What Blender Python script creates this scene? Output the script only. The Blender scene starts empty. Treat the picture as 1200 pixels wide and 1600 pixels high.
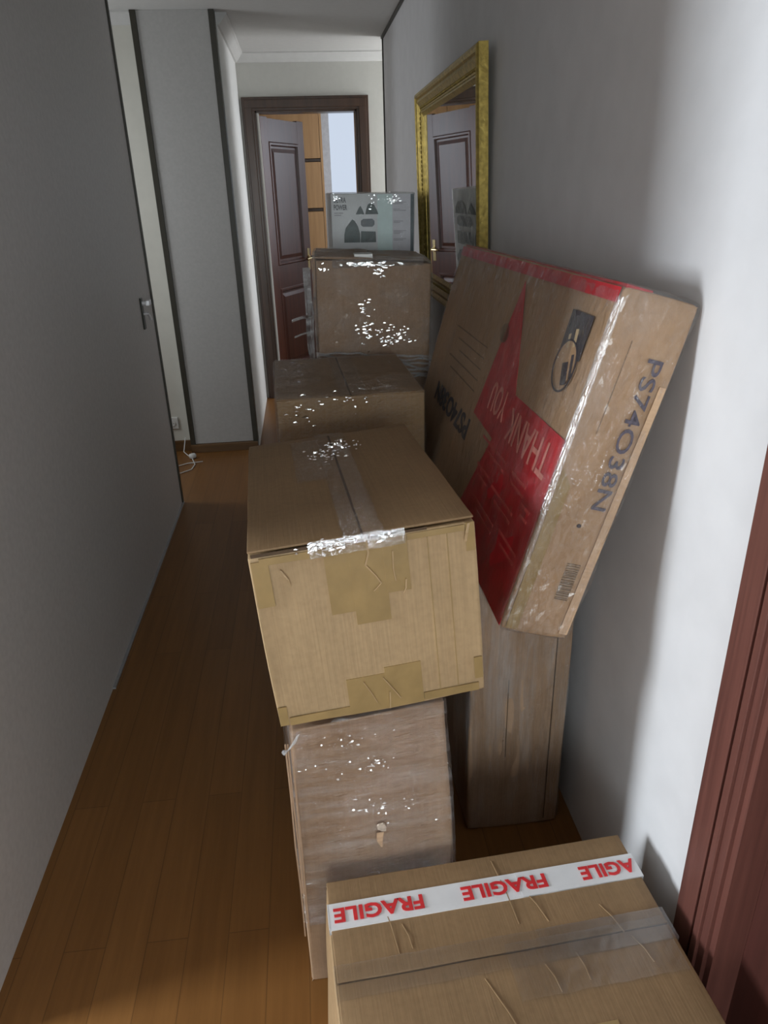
import bpy, bmesh, math, random
from mathutils import Vector, Matrix, noise
random.seed(7)
S = bpy.context.scene
COL = S.collection
R = math.radians
PI = math.pi

# ------------------------------------------------------------------ camera
cam_d = bpy.data.cameras.new('camera')
cam = bpy.data.objects.new('camera', cam_d); COL.objects.link(cam)
cam_d.sensor_fit = 'VERTICAL'; cam_d.sensor_height = 24.0; cam_d.lens = 24.0 * 1128 / 1600
cam_d.clip_start = 0.02
CM = Matrix(((0.99367879, 0.06962289, -0.08806311), (-0.10869868, 0.40067646, -0.90974885), (-0.02805453, 0.91357048, 0.40571162)))
cam.matrix_world = Matrix.Translation((0, 0, 1.6)) @ CM.to_4x4()
S.camera = cam

# ------------------------------------------------------------------ view, world, lights
S.view_settings.view_transform = 'Standard'
S.view_settings.look = 'None'
S.view_settings.gamma = 1
S.view_settings.use_curve_mapping = False
S.view_settings.exposure = 0.0
W = bpy.data.worlds.new('world'); S.world = W; W.use_nodes = True
W.node_tree.nodes['Background'].inputs[0].default_value = (0.6, 0.7, 0.9, 1)
W.node_tree.nodes['Background'].inputs[1].default_value = 0.3

def area(name, loc, target, sx, sy, power, col):
    l = bpy.data.lights.new(name, 'AREA'); l.shape = 'RECTANGLE'; l.size = sx; l.size_y = sy
    l.energy = power; l.color = col
    o = bpy.data.objects.new(name, l); COL.objects.link(o)
    o.location = loc
    o.rotation_euler = (Vector(target) - Vector(loc)).to_track_quat('-Z', 'Y').to_euler()
    return o
area('daylight_left_room', (-3.45, 0.62, 1.35), (0.6, 0.62, .9), 0.6, 1.15, 145, (0.86, 0.94, 1.0))
area('fill_behind', (-0.05, -2.35, 1.3), (0, 1.5, 1.2), 1.2, 1.3, 46, (0.86, 0.96, 1.0))  # added fill lamp behind the camera; no window stands there
area('fill_end_room', (1.85, 7.4, 1.7), (-.3, 8.6, 1.3), .8, 1.4, 28, (0.80, 0.88, 1.0))  # added lamp by the right wall to brighten the cabinet
area('daylight_right_recess', (1.75, 5.92, 1.5), (0, 5.92, 1.3), 0.5, 1.6, 24, (0.93, 0.96, 1.0))
area('daylight_left_recess', (-1.9, 4.3, 1.5), (-0.8, 4.6, 1.3), 0.6, 1.4, 13, (0.9, 0.95, 1.0))

# ------------------------------------------------------------------ materials
class NT:
    def __init__(s, name):
        s.m = bpy.data.materials.new(name); s.m.use_nodes = True
        s.t = s.m.node_tree; s.n = s.t.nodes; s.l = s.t.links; s.b = s.n['Principled BSDF']; s.o = s.n['Material Output']
    def add(s, typ, **kw):
        x = s.n.new(typ)
        for k, v in kw.items():
            if hasattr(x, k): setattr(x, k, v)
            else: x.inputs[k.replace('_', ' ')].default_value = v
        return x
    def link(s, a, b): s.l.new(a, b)
    def coords(s, scale=(1, 1, 1), kind='Object'):
        tc = s.n.new('ShaderNodeTexCoord'); mp = s.n.new('ShaderNodeMapping'); mp.inputs['Scale'].default_value = scale
        s.link(tc.outputs[kind], mp.inputs['Vector']); return mp.outputs[0]
    def noise(s, vec, scale, detail=4, rough=.5):
        x = s.n.new('ShaderNodeTexNoise'); x.inputs['Scale'].default_value = scale; x.inputs['Detail'].default_value = detail
        x.inputs['Roughness'].default_value = rough; s.link(vec, x.inputs['Vector']); return x.outputs[0]
    def ramp(s, fac, stops):
        x = s.n.new('ShaderNodeValToRGB'); e = x.color_ramp.elements
        e[0].position, e[0].color = stops[0][0], (*stops[0][1], 1)
        e[1].position, e[1].color = stops[1][0], (*stops[1][1], 1)
        for p, c in stops[2:]:
            q = e.new(p); q.color = (*c, 1)
        s.link(fac, x.inputs[0]); return x.outputs[0]
    def mix(s, fac, a, b, blend='MIX'):
        x = s.n.new('ShaderNodeMix'); x.data_type = 'RGBA'; x.blend_type = blend
        if isinstance(fac, (int, float)): x.inputs[0].default_value = fac
        else: s.link(fac, x.inputs[0])
        for i, v in ((6, a), (7, b)):
            if isinstance(v, tuple): x.inputs[i].default_value = (*v, 1)
            else: s.link(v, x.inputs[i])
        return x.outputs[2]
    def math(s, op, a, b=0.0, c=None):
        x = s.n.new('ShaderNodeMath'); x.operation = op
        for i, v in enumerate((a, b) if c is None else (a, b, c)):
            if isinstance(v, (int, float)): x.inputs[i].default_value = v
            else: s.link(v, x.inputs[i])
        return x.outputs[0]
    def bump(s, h, strength=.3, dist=.01):
        x = s.n.new('ShaderNodeBump'); x.inputs['Strength'].default_value = strength; x.inputs['Distance'].default_value = dist
        s.link(h, x.inputs['Height']); s.link(x.outputs[0], s.b.inputs['Normal']); return x.outputs[0]

def plain(name, col, rough=.6, metal=0.0, var=.08, scale=30, bump=0.0, spec=.5):
    t = NT(name); v = t.coords()
    n = t.noise(v, scale, 3)
    t.link(t.ramp(n, [(.3, tuple(c * (1 - var) for c in col)), (.7, tuple(min(1, c * (1 + var)) for c in col))]), t.b.inputs['Base Color'])
    t.b.inputs['Roughness'].default_value = rough; t.b.inputs['Metallic'].default_value = metal
    t.b.inputs['Specular IOR Level'].default_value = spec
    if bump: t.bump(n, bump, .002)
    return t.m

def cardboard(name, col, line_axis=0):
    t = NT(name); v = t.coords()
    sc = [6, 6, 6]; sc[line_axis] = 260
    v2 = t.coords(tuple(sc))
    fine = t.noise(v2, 1.0, 2)
    big = t.noise(v, 3.2, 5, .6); sp = t.noise(v, 90, 2)
    c1 = t.ramp(big, [(.3, tuple(c * .86 for c in col)), (.72, tuple(c * 1.12 for c in col))])
    c2 = t.mix(.35, c1, t.ramp(fine, [(.35, (.72, .72, .72)), (.65, (1, 1, 1))]), 'MULTIPLY')
    c3 = t.mix(.3, c2, t.ramp(sp, [(.3, (.75, .72, .7)), (.6, (1, 1, 1))]), 'MULTIPLY')
    t.link(c3, t.b.inputs['Base Color']); t.b.inputs['Roughness'].default_value = .62
    t.b.inputs['Specular IOR Level'].default_value = .35
    h = t.math('ADD', t.math('MULTIPLY', fine, .25), t.math('MULTIPLY', big, 1.0))
    t.bump(h, .25, .006)
    return t.m

def film(name, stretch=(1, 1, 1), base=.10, haze=.06, scale=16, strength=1.0, rough=.07, mask_lo=.45, mask_hi=.72, col=(1, 1, 1)):
    """thin clear stretch film or clear tape: mostly see-through with a wrinkled shine"""
    t = NT(name); t.n.remove(t.b)
    v = t.coords(stretch)
    n1 = t.noise(v, scale, 6, .62)
    vo = t.add('ShaderNodeTexVoronoi'); vo.feature = 'DISTANCE_TO_EDGE'; vo.inputs['Scale'].default_value = scale * 1.6
    wv = t.mix(.12, v, n1, 'ADD'); t.link(wv, vo.inputs['Vector'])
    h = t.math('ADD', n1, t.math('MULTIPLY', vo.outputs['Distance'], .55))
    bp = t.add('ShaderNodeBump'); bp.inputs['Strength'].default_value = strength; bp.inputs['Distance'].default_value = .03
    t.link(h, bp.inputs['Height'])
    gl = t.add('ShaderNodeBsdfGlossy'); gl.inputs['Roughness'].default_value = rough; gl.inputs['Color'].default_value = (*col, 1)
    t.link(bp.outputs[0], gl.inputs['Normal'])
    tr = t.add('ShaderNodeBsdfTransparent'); tr.inputs['Color'].default_value = (.97, .97, .97, 1)
    df = t.add('ShaderNodeBsdfDiffuse'); df.inputs['Color'].default_value = (.8, .8, .8, 1)
    fr = t.add('ShaderNodeFresnel'); fr.inputs['IOR'].default_value = 1.45; t.link(bp.outputs[0], fr.inputs['Normal'])
    m1 = t.add('ShaderNodeMixShader'); m2 = t.add('ShaderNodeMixShader')
    hz = t.math('MULTIPLY', t.ramp(t.noise(v, scale * .35, 5, .6), [(mask_lo, (0, 0, 0)), (mask_hi, (1, 1, 1))]), haze)
    t.link(hz, m1.inputs[0]); t.link(tr.outputs[0], m1.inputs[1]); t.link(df.outputs[0], m1.inputs[2])
    gf = t.math('MINIMUM', t.math('ADD', t.math('MULTIPLY', fr.outputs[0], .5), base), max(.30, base))
    t.link(gf, m2.inputs[0]); t.link(m1.outputs[0], m2.inputs[1]); t.link(gl.outputs[0], m2.inputs[2])
    t.link(m2.outputs[0], t.o.inputs['Surface'])
    return t.m

def wood(name, c1, c2, scale=(30, 30, 1.5), rough=.3):
    t = NT(name); v = t.coords(scale)
    n = t.noise(v, 1.0, 6, .6)
    t.link(t.ramp(n, [(.3, c1), (.7, c2)]), t.b.inputs['Base Color'])
    t.b.inputs['Roughness'].default_value = rough; t.bump(n, .12, .002); return t.m

def floor_mat():
    t = NT('wood_laminate_floor')
    tc = t.n.new('ShaderNodeTexCoord'); mp = t.n.new('ShaderNodeMapping'); mp.inputs['Rotation'].default_value = (0, 0, R(90))
    t.link(tc.outputs['Object'], mp.inputs['Vector'])
    br = t.n.new('ShaderNodeTexBrick'); br.offset = .37
    br.inputs['Scale'].default_value = 1.0; br.inputs['Brick Width'].default_value = 1.2; br.inputs['Row Height'].default_value = .095
    br.inputs['Mortar Size'].default_value = .0012; br.inputs['Mortar Smooth'].default_value = .2; br.inputs['Bias'].default_value = 0
    br.inputs['Color1'].default_value = (.235, .105, .03, 1); br.inputs['Color2'].default_value = (.20, .088, .024, 1)
    br.inputs['Mortar'].default_value = (.14, .062, .018, 1)
    t.link(mp.outputs[0], br.inputs['Vector'])
    v = t.coords((45, 2.2, 1)); n = t.noise(v, 1.0, 6, .62)
    c = t.mix(.55, br.outputs['Color'], t.ramp(n, [(.3, (.62, .58, .52)), (.7, (1.0, 1.0, 1.0))]), 'MULTIPLY')
    t.link(c, t.b.inputs['Base Color']); t.b.inputs['Roughness'].default_value = .38
    t.b.inputs['Specular IOR Level'].default_value = .35
    t.bump(n, .06, .002); return t.m

def emit(name, col, st):
    t = NT(name); t.b.inputs['Base Color'].default_value = (.02, .02, .02, 1)
    t.b.inputs['Emission Color'].default_value = (*col, 1); t.b.inputs['Emission Strength'].default_value = st
    return t.m

M = {}
M['wall'] = plain('wall_paint_pale_lilac', (.69, .68, .69), .75, var=.03, scale=12, bump=.15)
M['cream'] = plain('wall_paint_cream', (.66, .64, .57), .8, var=.03, scale=12)
M['white_wall'] = plain('wall_paint_white', (.74, .74, .72), .8, var=.02, scale=12)
M['grey_wall'] = plain('grey_laminate', (.62, .605, .59), .55, var=.05, scale=60, bump=.08)
M['ceiling'] = plain('ceiling_paint', (.60, .59, .57), .9, var=.02)
M['far_wall'] = plain('far_wall_paint', (.55, .54, .50), .85, var=.02)
M['floor'] = floor_mat()
M['dark_trim'] = plain('dark_brown_edge_trim', (.03, .025, .014), .45, var=.1)
M['skirting'] = wood('skirting_wood', (.09, .045, .015), (.15, .075, .025), (2, 40, 40), .45)
M['door_wood'] = wood('mahogany_door', (.05, .014, .008), (.095, .028, .015), (30, 30, 1.6), .36)
M['frame_wood'] = wood('dark_door_frame_wood', (.035, .017, .008), (.07, .033, .017), (35, 35, 1.6), .3)
M['near_wood'] = wood('reddish_door_casing_wood', (.09, .031, .024), (.16, .058, .044), (70, 70, 2.0), .45)
M['near_leaf'] = wood('near_door_leaf_wood', (.05, .016, .012), (.09, .028, .022), (50, 50, 1.6), .4)
M['shelf_wood'] = wood('bookcase_wood', (.55, .30, .13), (.70, .41, .19), (20, 20, 1.4), .5)
M['gold'] = plain('gilt_frame', (.40, .29, .075), .38, .7, var=.3, scale=60, bump=.5)
M['gold_dark'] = plain('gilt_hollow', (.22, .14, .03), .5, .7, var=.3, scale=60)
M['mirror'] = plain('mirror_glass', (.86, .88, .86), .015, 1.0, var=.0)
M['chrome'] = plain('chrome', (.9, .9, .92), .35, .6, var=.02)
M['brass'] = plain('brass', (.7, .55, .3), .2, 1.0, var=.02)
M['black_metal'] = plain('dark_bronze_plate', (.03, .03, .022), .3, .4)
M['white_plastic'] = plain('white_plastic', (.72, .71, .68), .4, var=.02)
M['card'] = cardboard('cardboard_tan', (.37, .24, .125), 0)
M['card_top_shaded'] = cardboard('cardboard_tan_shaded', (.285, .178, .09), 0)  # darker copy of the tan board: weaker light on the tops put into colour
M['card_c'] = cardboard('cardboard_light_tan', (.46, .315, .17), 0)
M['card_pink'] = cardboard('cardboard_pinkish', (.42, .275, .175), 0)
M['card_tv'] = cardboard('cardboard_reddish_brown', (.44, .275, .155), 1)
M['card_edge'] = cardboard('cardboard_cut_edge', (.60, .40, .25), 2)
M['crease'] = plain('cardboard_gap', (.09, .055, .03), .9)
M['brown_tape'] = plain('brown_packing_tape', (.33, .22, .09), .33, var=.1, scale=25)
M['fragile_tape'] = plain('white_printed_tape', (.72, .72, .73), .3, var=.03)
M['red_print'] = plain('red_print', (.62, .03, .035), .45, var=.12, scale=40)
M['tv_red'] = plain('red_carton_print', (.50, .018, .028), .42, var=.18, scale=25)
M['small_pink'] = plain('small_knocked_out_print', (.54, .08, .07), .6, var=.1)
M['pink_print'] = plain('knocked_out_print', (.66, .24, .19), .6, var=.1)
M['ink'] = plain('black_ink', (.055, .045, .05), .7, var=.3, scale=120)
M['ink_blue'] = plain('stencil_ink', (.10, .085, .11), .7, var=.35, scale=160)
M['ink_faint'] = plain('faded_ink', (.22, .145, .085), .7, var=.2)
M['print_light'] = plain('print_ground', (.50, .37, .22), .6)
M['white_card'] = plain('white_printed_carton', (.60, .61, .61), .4, var=.04)
M['mint'] = plain('pale_mint_print', (.56, .68, .66), .4, var=.03)
M['lilac_print'] = plain('pale_lilac_print', (.54, .53, .56), .4, var=.05)
M['dark_green'] = plain('dark_green_print', (.022, .042, .036), .4, var=.4, scale=60)
M['dark_slate'] = plain('dark_slate_print', (.06, .07, .078), .4, var=.3, scale=60)
M['grey_print'] = plain('grey_print', (.16, .165, .17), .5)
M['grey_print_pale'] = plain('pale_grey_print', (.33, .32, .34), .5)
M['teal_dark'] = plain('dark_teal_side', (.03, .055, .065), .4)
M['torn'] = plain('torn_paper', (.50, .41, .33), .8, var=.2, scale=90)
M['glow'] = emit('daylit_window_pane', (.74, .84, 1.0), .78)
M['curtain'] = plain('window_frame_paint', (.62, .66, .70), .6)
M['film_b'] = film('stretch_film_banded', (2.2, 2.2, 14), .05, .16, 9, .9, .09)
M['film_e'] = film('stretch_film_crumpled', (4, 4, 5), .09, .12, 9, 1.0, .05)
M['film_tv'] = film('stretch_film_tight', (5, 5, 2.2), .04, .10, 8, .7, .09)
M['film_g'] = film('stretch_film_vertical', (20, 20, 2.2), .04, .22, 4, .9, .10)
M['film_d'] = film('stretch_film_light', (5, 5, 9), .06, .05, 6, 1.0, .05)
M['film_f'] = film('shrink_film', (5, 5, 5), .015, .02, 6, .5, .06)
M['clear_tape'] = film('clear_tape', (3, 3, 3), .06, .0, 26, 1.0, .05)
M['clear_flat'] = film('clear_tape_flat', (2, 2, 2), .03, .05, 3, .12, .22, .3, .7)
M['film_edge'] = film('film_edge_glint', (6, 6, 3), .10, .0, 10, .2, .06)
M['glint_film'] = film('creased_glint_film', (6, 6, 6), .50, .0, 10, .05, .06)  # extra shiny film for creases shaped to glint
M['film_tail'] = film('loose_film', (3, 3, 9), .25, .55, 20, .8, .15, .3, .7)

# ------------------------------------------------------------------ mesh helpers
def mesh_obj(name, bm, mat, parent=None, smooth=False):
    me = bpy.data.meshes.new(name); bmesh.ops.recalc_face_normals(bm, faces=bm.faces); bm.to_mesh(me); bm.free()
    me.materials.append(mat)
    if smooth:
        for p in me.polygons: p.use_smooth = True
    o = bpy.data.objects.new(name, me); COL.objects.link(o)
    if parent: o.parent = parent
    return o
def setp(o, label=None, cat=None, group=None, kind=None):
    for k, v in (('label', label), ('category', cat), ('group', group), ('kind', kind)):
        if v: o[k] = v
    return o
def empty(name, mat4, label, cat, group=None, kind=None):
    o = bpy.data.objects.new(name, None); COL.objects.link(o); o.empty_display_size = .05
    o.matrix_world = mat4
    return setp(o, label, cat, group, kind)
def box_bm(bm, x0, x1, y0, y1, z0, z1, bev=0):
    vs = [bm.verts.new(p) for p in ((x0, y0, z0), (x1, y0, z0), (x1, y1, z0), (x0, y1, z0), (x0, y0, z1), (x1, y0, z1), (x1, y1, z1), (x0, y1, z1))]
    fs = [bm.faces.new([vs[i] for i in f]) for f in ((0, 3, 2, 1), (4, 5, 6, 7), (0, 1, 5, 4), (1, 2, 6, 5), (2, 3, 7, 6), (3, 0, 4, 7))]
    if bev:
        es = {e for f in fs for e in f.edges}
        bmesh.ops.bevel(bm, geom=list(es), offset=bev, segments=2, profile=.6, affect='EDGES')
    return bm
def bx(name, mat, parent, x0, x1, y0, y1, z0, z1, bev=0):
    return mesh_obj(name, box_bm(bmesh.new(), x0, x1, y0, y1, z0, z1, bev), mat, parent)
def struct(name, mat, *a, bev=0, parent=None):
    o = bx(name, mat, parent, *a, bev=bev)
    if parent is None: o['kind'] = 'structure'
    return o

def soft_bm(w, d, h, r=.006, n=14, amp=.002, freq=5, seed=0, grow=0.0, corners=None, crinkle=0.0, cfreq=(20, 20, 20), bulge=0.0):
    """rounded, slightly warped carton; origin at its front-left-bottom corner; corners: optional {code: offset}"""
    W_, D_, H_ = w + 2 * grow, d + 2 * grow, h + 2 * grow
    r = r + grow
    def ticks(L):
        a = [0, r * .35, r]
        k = max(3, int(n * L / max(W_, D_, H_)))
        b = [r + (L - 2 * r) * i / k for i in range(1, k)]
        return a + b + [L - r, L - r * .35, L]
    T = [ticks(W_), ticks(D_), ticks(H_)]
    Ls = (W_, D_, H_)
    bm = bmesh.new(); cache = {}
    off = Vector((seed * 3.1, seed * 1.7, seed * 5.3))
    def vert(p):
        key = tuple(round(c, 6) for c in p)
        if key in cache: return cache[key]
        q = Vector(p); inn = Vector([min(max(q[i], r), Ls[i] - r) for i in range(3)])
        dv = q - inn
        nrm = dv.normalized() if dv.length > 1e-9 else Vector((0, 0, 1))
        q = inn + nrm * r
        u = [max(0, min(1, (q[i]) / Ls[i])) for i in range(3)]
        if bulge:
            k = 1
            for i in range(3):
                if abs(nrm[i]) < .5: k *= math.sin(PI * u[i])
            q = q + nrm * bulge * k
        f = noise.noise((q + off) * freq) * amp
        if crinkle:
            qq = Vector((q[i] * cfreq[i] for i in range(3))) + off
            f += abs(noise.noise(qq)) * crinkle + noise.noise(qq * 2.3) * crinkle * .4
        q = q + nrm * f - Vector((grow, grow, grow))
        if corners:
            o3 = Vector((0, 0, 0))
            for (i, j, k), c in corners.items():
                wt = (u[0] if i else 1 - u[0]) * (u[1] if j else 1 - u[1]) * (u[2] if k else 1 - u[2])
                o3 += Vector(c) * wt
            q = q + o3
        v = bm.verts.new(q); cache[key] = v; return v
    for ax in range(3):
        a, b = [i for i in range(3) if i != ax]
        for side in (0, Ls[ax]):
            for i in range(len(T[a]) - 1):
                for j in range(len(T[b]) - 1):
                    ps = []
                    for (s_, t_) in ((i, j), (i + 1, j), (i + 1, j + 1), (i, j + 1)):
                        p = [0, 0, 0]; p[ax] = side; p[a] = T[a][s_]; p[b] = T[b][t_]; ps.append(vert(p))
                    if len(set(ps)) == 4:
                        try: bm.faces.new(ps)
                        except ValueError: pass
    return bm
def shift(o, v):
    o.data.transform(Matrix.Translation(v)); return o

def slab_grid(u, v, n_, p0, p1, q0, q1, off, t=.0005, nu=12, nv=3, wob=0.0, seed=0, edge=0.0):
    """thin strip in the plane spanned by axes u,v (normal n_), p0..p1 along u, q0..q1 along v, lying at distance off"""
    bm = bmesh.new(); u, v, n_ = Vector(u), Vector(v), Vector(n_)
    top, bot = [], []
    for i in range(nu + 1):
        rt, rb = [], []
        for j in range(nv + 1):
            a = p0 + (p1 - p0) * i / nu; b = q0 + (q1 - q0) * j / nv
            if j in (0, nv) and edge: b += noise.noise(Vector((a * 30 + seed, j, seed))) * edge
            z = off + (abs(noise.noise(Vector((a * 40 + seed, b * 40, seed)))) * wob)
            base = u * a + v * b
            rt.append(bm.verts.new(base + n_ * (z + t))); rb.append(bm.verts.new(base + n_ * off * .6))
        top.append(rt); bot.append(rb)
    for i in range(nu):
        for j in range(nv):
            bm.faces.new((top[i][j], top[i + 1][j], top[i + 1][j + 1], top[i][j + 1]))
            bm.faces.new((bot[i][j], bot[i][j + 1], bot[i + 1][j + 1], bot[i + 1][j]))
    for i in range(nu):
        for j in (0, nv):
            bm.faces.new((top[i][j], bot[i][j], bot[i + 1][j], top[i + 1][j]))
    for j in range(nv):
        for i in (0, nu):
            bm.faces.new((top[i][j], top[i][j + 1], bot[i][j + 1], bot[i][j]))
    return bm
def poly_bm(pts, u, v, n_, off, t=.0006):
    """flat polygon (list of 2D points) extruded a little"""
    bm = bmesh.new(); u, v, n_ = Vector(u), Vector(v), Vector(n_)
    a = [bm.verts.new(u * p[0] + v * p[1] + n_ * (off + t)) for p in pts]
    b = [bm.verts.new(u * p[0] + v * p[1] + n_ * (off - t)) for p in pts]
    bm.faces.new(a); bm.faces.new(b[::-1])
    for i in range(len(pts)):
        j = (i + 1) % len(pts); bm.faces.new((a[i], b[i], b[j], a[j]))
    return bm
def join_bm(*bms):
    out = bmesh.new()
    for b in bms:
        me = bpy.data.meshes.new('tmp'); b.to_mesh(me); out.from_mesh(me); b.free(); bpy.data.meshes.remove(me)
    return out
def ribbon_bm(pts, wid, t=.0006):
    """film or tape tail: a thin strip along points, wid = list of width vectors"""
    bm = bmesh.new(); rows = []
    for i, p in enumerate(pts):
        p = Vector(p); wv = Vector(wid[i] if isinstance(wid, list) else wid)
        tdir = (Vector(pts[min(i + 1, len(pts) - 1)]) - Vector(pts[max(i - 1, 0)])).normalized()
        nn = tdir.cross(wv).normalized() * t
        rows.append([bm.verts.new(p - wv * .5 + nn), bm.verts.new(p + wv * .5 + nn), bm.verts.new(p + wv * .5 - nn), bm.verts.new(p - wv * .5 - nn)])
    for a, b in zip(rows, rows[1:]):
        for k in range(4): bm.faces.new((a[k], a[(k + 1) % 4], b[(k + 1) % 4], b[k]))
    bm.faces.new(rows[0]); bm.faces.new(rows[-1][::-1]); return bm
def ridges(cx, cy, sx, sy, n, u, v, n_, off, seed, ang=25, lmin=.004, lmax=.014, rad=.0007, th=15, sgn=1, s0=.0021):
    """a cluster of short roof-shaped creases, tilted to put glints on the film; centre and spread in the u,v plane; th = slope of the shiny side"""
    rnd = random.Random(seed); out = bmesh.new(); u, v, n_ = Vector(u), Vector(v), Vector(n_)
    for _ in range(n):
        a, b = rnd.gauss(cx, sx), rnd.gauss(cy, sy); an = R(rnd.gauss(0, ang * .45)); L = rnd.uniform(lmin, lmax)
        d = u * math.cos(an) + v * math.sin(an); c = u * a + v * b + n_ * off
        k = n_.cross(d) * sgn; wd = s0 * rnd.uniform(.5, 1.5) * (rad / .0007) ** .5; t = R(min(78, max(2, rnd.gauss(th, 7))))
        if th > 45: wd *= .35
        hg = wd * math.tan(t); bend = rnd.uniform(-.15, .15) * L; rows = []
        for q in range(4):
            f = q / 3 - .5; p = c + d * (L * f) + k * (bend * (1 - 4 * f * f)); sc = (1, 1, 1, 1)[q] * (.25 if q in (0, 3) else 1)
            rows.append([out.verts.new(p + k * (wd * sc)), out.verts.new(p + n_ * (hg * sc)), out.verts.new(p - k * (wd * .3 * sc))])
        for a_, b_ in zip(rows, rows[1:]):
            for e in range(3): out.faces.new((a_[e], a_[(e + 1) % 3], b_[(e + 1) % 3], b_[e]))
        out.faces.new(rows[0]); out.faces.new(rows[-1][::-1])
    return out
def text_mesh(txt, width, height, bold=.0, ext=.0004):
    cu = bpy.data.curves.new('t', 'FONT'); cu.body = txt; cu.size = 1; cu.extrude = .001; cu.offset = bold; cu.resolution_u = 3
    o = bpy.data.objects.new('t', cu); COL.objects.link(o)
    dg = bpy.context.evaluated_depsgraph_get(); me = bpy.data.meshes.new_from_object(o.evaluated_get(dg))
    bpy.data.objects.remove(o); bpy.data.curves.remove(cu)
    xs = [v.co.x for v in me.vertices]; ys = [v.co.y for v in me.vertices]
    x0, x1, y0, y1 = min(xs), max(xs), min(ys), max(ys)
    for v in me.vertices:
        v.co = Vector(((v.co.x - x0) / (x1 - x0) * width, (v.co.y - y0) / (y1 - y0) * height, (1 if v.co.z > 0 else -1) * ext))
    return me
def text_obj(name, txt, mat, parent, origin, right, up, width, height, bold=.02, ext=.0004):
    me = text_mesh(txt, width, height, bold, ext); r_, u_ = Vector(right), Vector(up); n_ = r_.cross(u_)
    me.transform(Matrix((( r_.x, u_.x, n_.x, origin[0]), (r_.y, u_.y, n_.y, origin[1]), (r_.z, u_.z, n_.z, origin[2]), (0, 0, 0, 1))))
    me.materials.append(mat); me.name = name
    o = bpy.data.objects.new(name, me); COL.objects.link(o); o.parent = parent; return o
def lathe_bm(prof, seg=16, axis='z', c=(0, 0, 0)):
    bm = bmesh.new(); rows = []
    for (r_, z_) in prof:
        row = []
        for i in range(seg):
            a = 2 * PI * i / seg; x, y = r_ * math.cos(a), r_ * math.sin(a)
            p = {'z': (x, y, z_), 'x': (z_, x, y), 'y': (x, z_, y)}[axis]
            row.append(bm.verts.new(Vector(p) + Vector(c)))
        rows.append(row)
    for a, b in zip(rows, rows[1:]):
        for i in range(seg): bm.faces.new((a[i], a[(i + 1) % seg], b[(i + 1) % seg], b[i]))
    bm.faces.new(rows[0][::-1]); bm.faces.new(rows[-1]); return bm
def tube_bm(pts, rad, seg=8):
    bm = bmesh.new(); rows = []; P = [Vector(p) for p in pts]
    for i, p in enumerate(P):
        t_ = (P[min(i + 1, len(P) - 1)] - P[max(i - 1, 0)]).normalized()
        a = t_.orthogonal().normalized()
        if i and abs(a.dot(prev)) < .99: a = (prev - t_ * prev.dot(t_)).normalized()
        prev = a; b = t_.cross(a)
        rows.append([bm.verts.new(p + (a * math.cos(2 * PI * k / seg) + b * math.sin(2 * PI * k / seg)) * rad) for k in range(seg)])
    for a, b in zip(rows, rows[1:]):
        for k in range(seg): bm.faces.new((a[k], a[(k + 1) % seg], b[(k + 1) % seg], b[k]))
    bm.faces.new(rows[0][::-1]); bm.faces.new(rows[-1]); return bm

X, Y, Z = (1, 0, 0), (0, 1, 0), (0, 0, 1)
nX, nY, nZ = (-1, 0, 0), (0, -1, 0), (0, 0, -1)

# ------------------------------------------------------------------ the setting
H = 2.54
struct('floor', M['floor'], -3.8, 2.2, -2.7, 9.1, -.05, 0)
struct('ceiling', M['ceiling'], -3.8, 2.2, -2.7, 9.1, H, H + .06)
# outer walls that close the flat
struct('wall_back', M['wall'], -3.8, 2.2, -2.7, -2.6, 0, H)
struct('wall_outer_left', M['white_wall'], -3.8, -3.7, -2.6, 9.0, 0, H)
struct('wall_outer_right', M['white_wall'], 2.0, 2.1, -2.6, 9.0, 0, H)
struct('wall_outer_end', M['white_wall'], -3.7, 2.0, 8.95, 9.05, 0, H)
# left: grey wall up to the recess, doorway to the lit left room near the camera
struct('wall_left', M['grey_wall'], -.86, -.78, 1.02, 3.90, 0, H)
struct('wall_left_near', M['grey_wall'], -.86, -.78, -2.6, -1.0, 0, H)
struct('wall_left_lintel', M['grey_wall'], -.86, -.78, -1.0, 1.02, 2.02, H)
struct('wall_light_stop', M['white_wall'], -3.7, -.86, 2.6, 2.7, 0, H)  # added partition, keeps the left room's light out of the recess
struct('trim_1', M['dark_trim'], -.868, -.772, 3.90, 3.925, 0, H, bev=.002)
# grey floor track along the left wall
struct('trim_2', plain('aluminium_track', (.42, .42, .43), .35, .6), -.78, -.769, 2.2, 3.92, 0, .008, bev=.001)
# recess: cream wall, skirting; grey pillar with dark edges
struct('wall_recess', M['cream'], -2.1, -.84, 4.87, 4.95, 0, H)
struct('wall_recess_left', M['cream'], -2.1, -2.0, 2.7, 4.87, 0, H)
struct('baseboard_recess', M['skirting'], -2.0, -.845, 4.855, 4.87, 0, .075, bev=.003)
struct('wall_pillar', plain('grey_pillar_laminate', (.42, .405, .39), .6, var=.04, scale=60), -.81, -.42, 4.81, 4.86, .06, H, bev=.002)
struct('trim_3', M['dark_trim'], -.842, -.81, 4.80, 4.87, .05, H, bev=.002)
struct('trim_4', M['dark_trim'], -.42, -.388, 4.80, 4.87, .05, H, bev=.002)
struct('baseboard_pillar', M['skirting'], -.842, -.39, 4.795, 4.86, 0, .058, bev=.003)
struct('wall_passage_left', M['white_wall'], -.84, -.385, 4.872, 6.20, 0, H)
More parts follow.
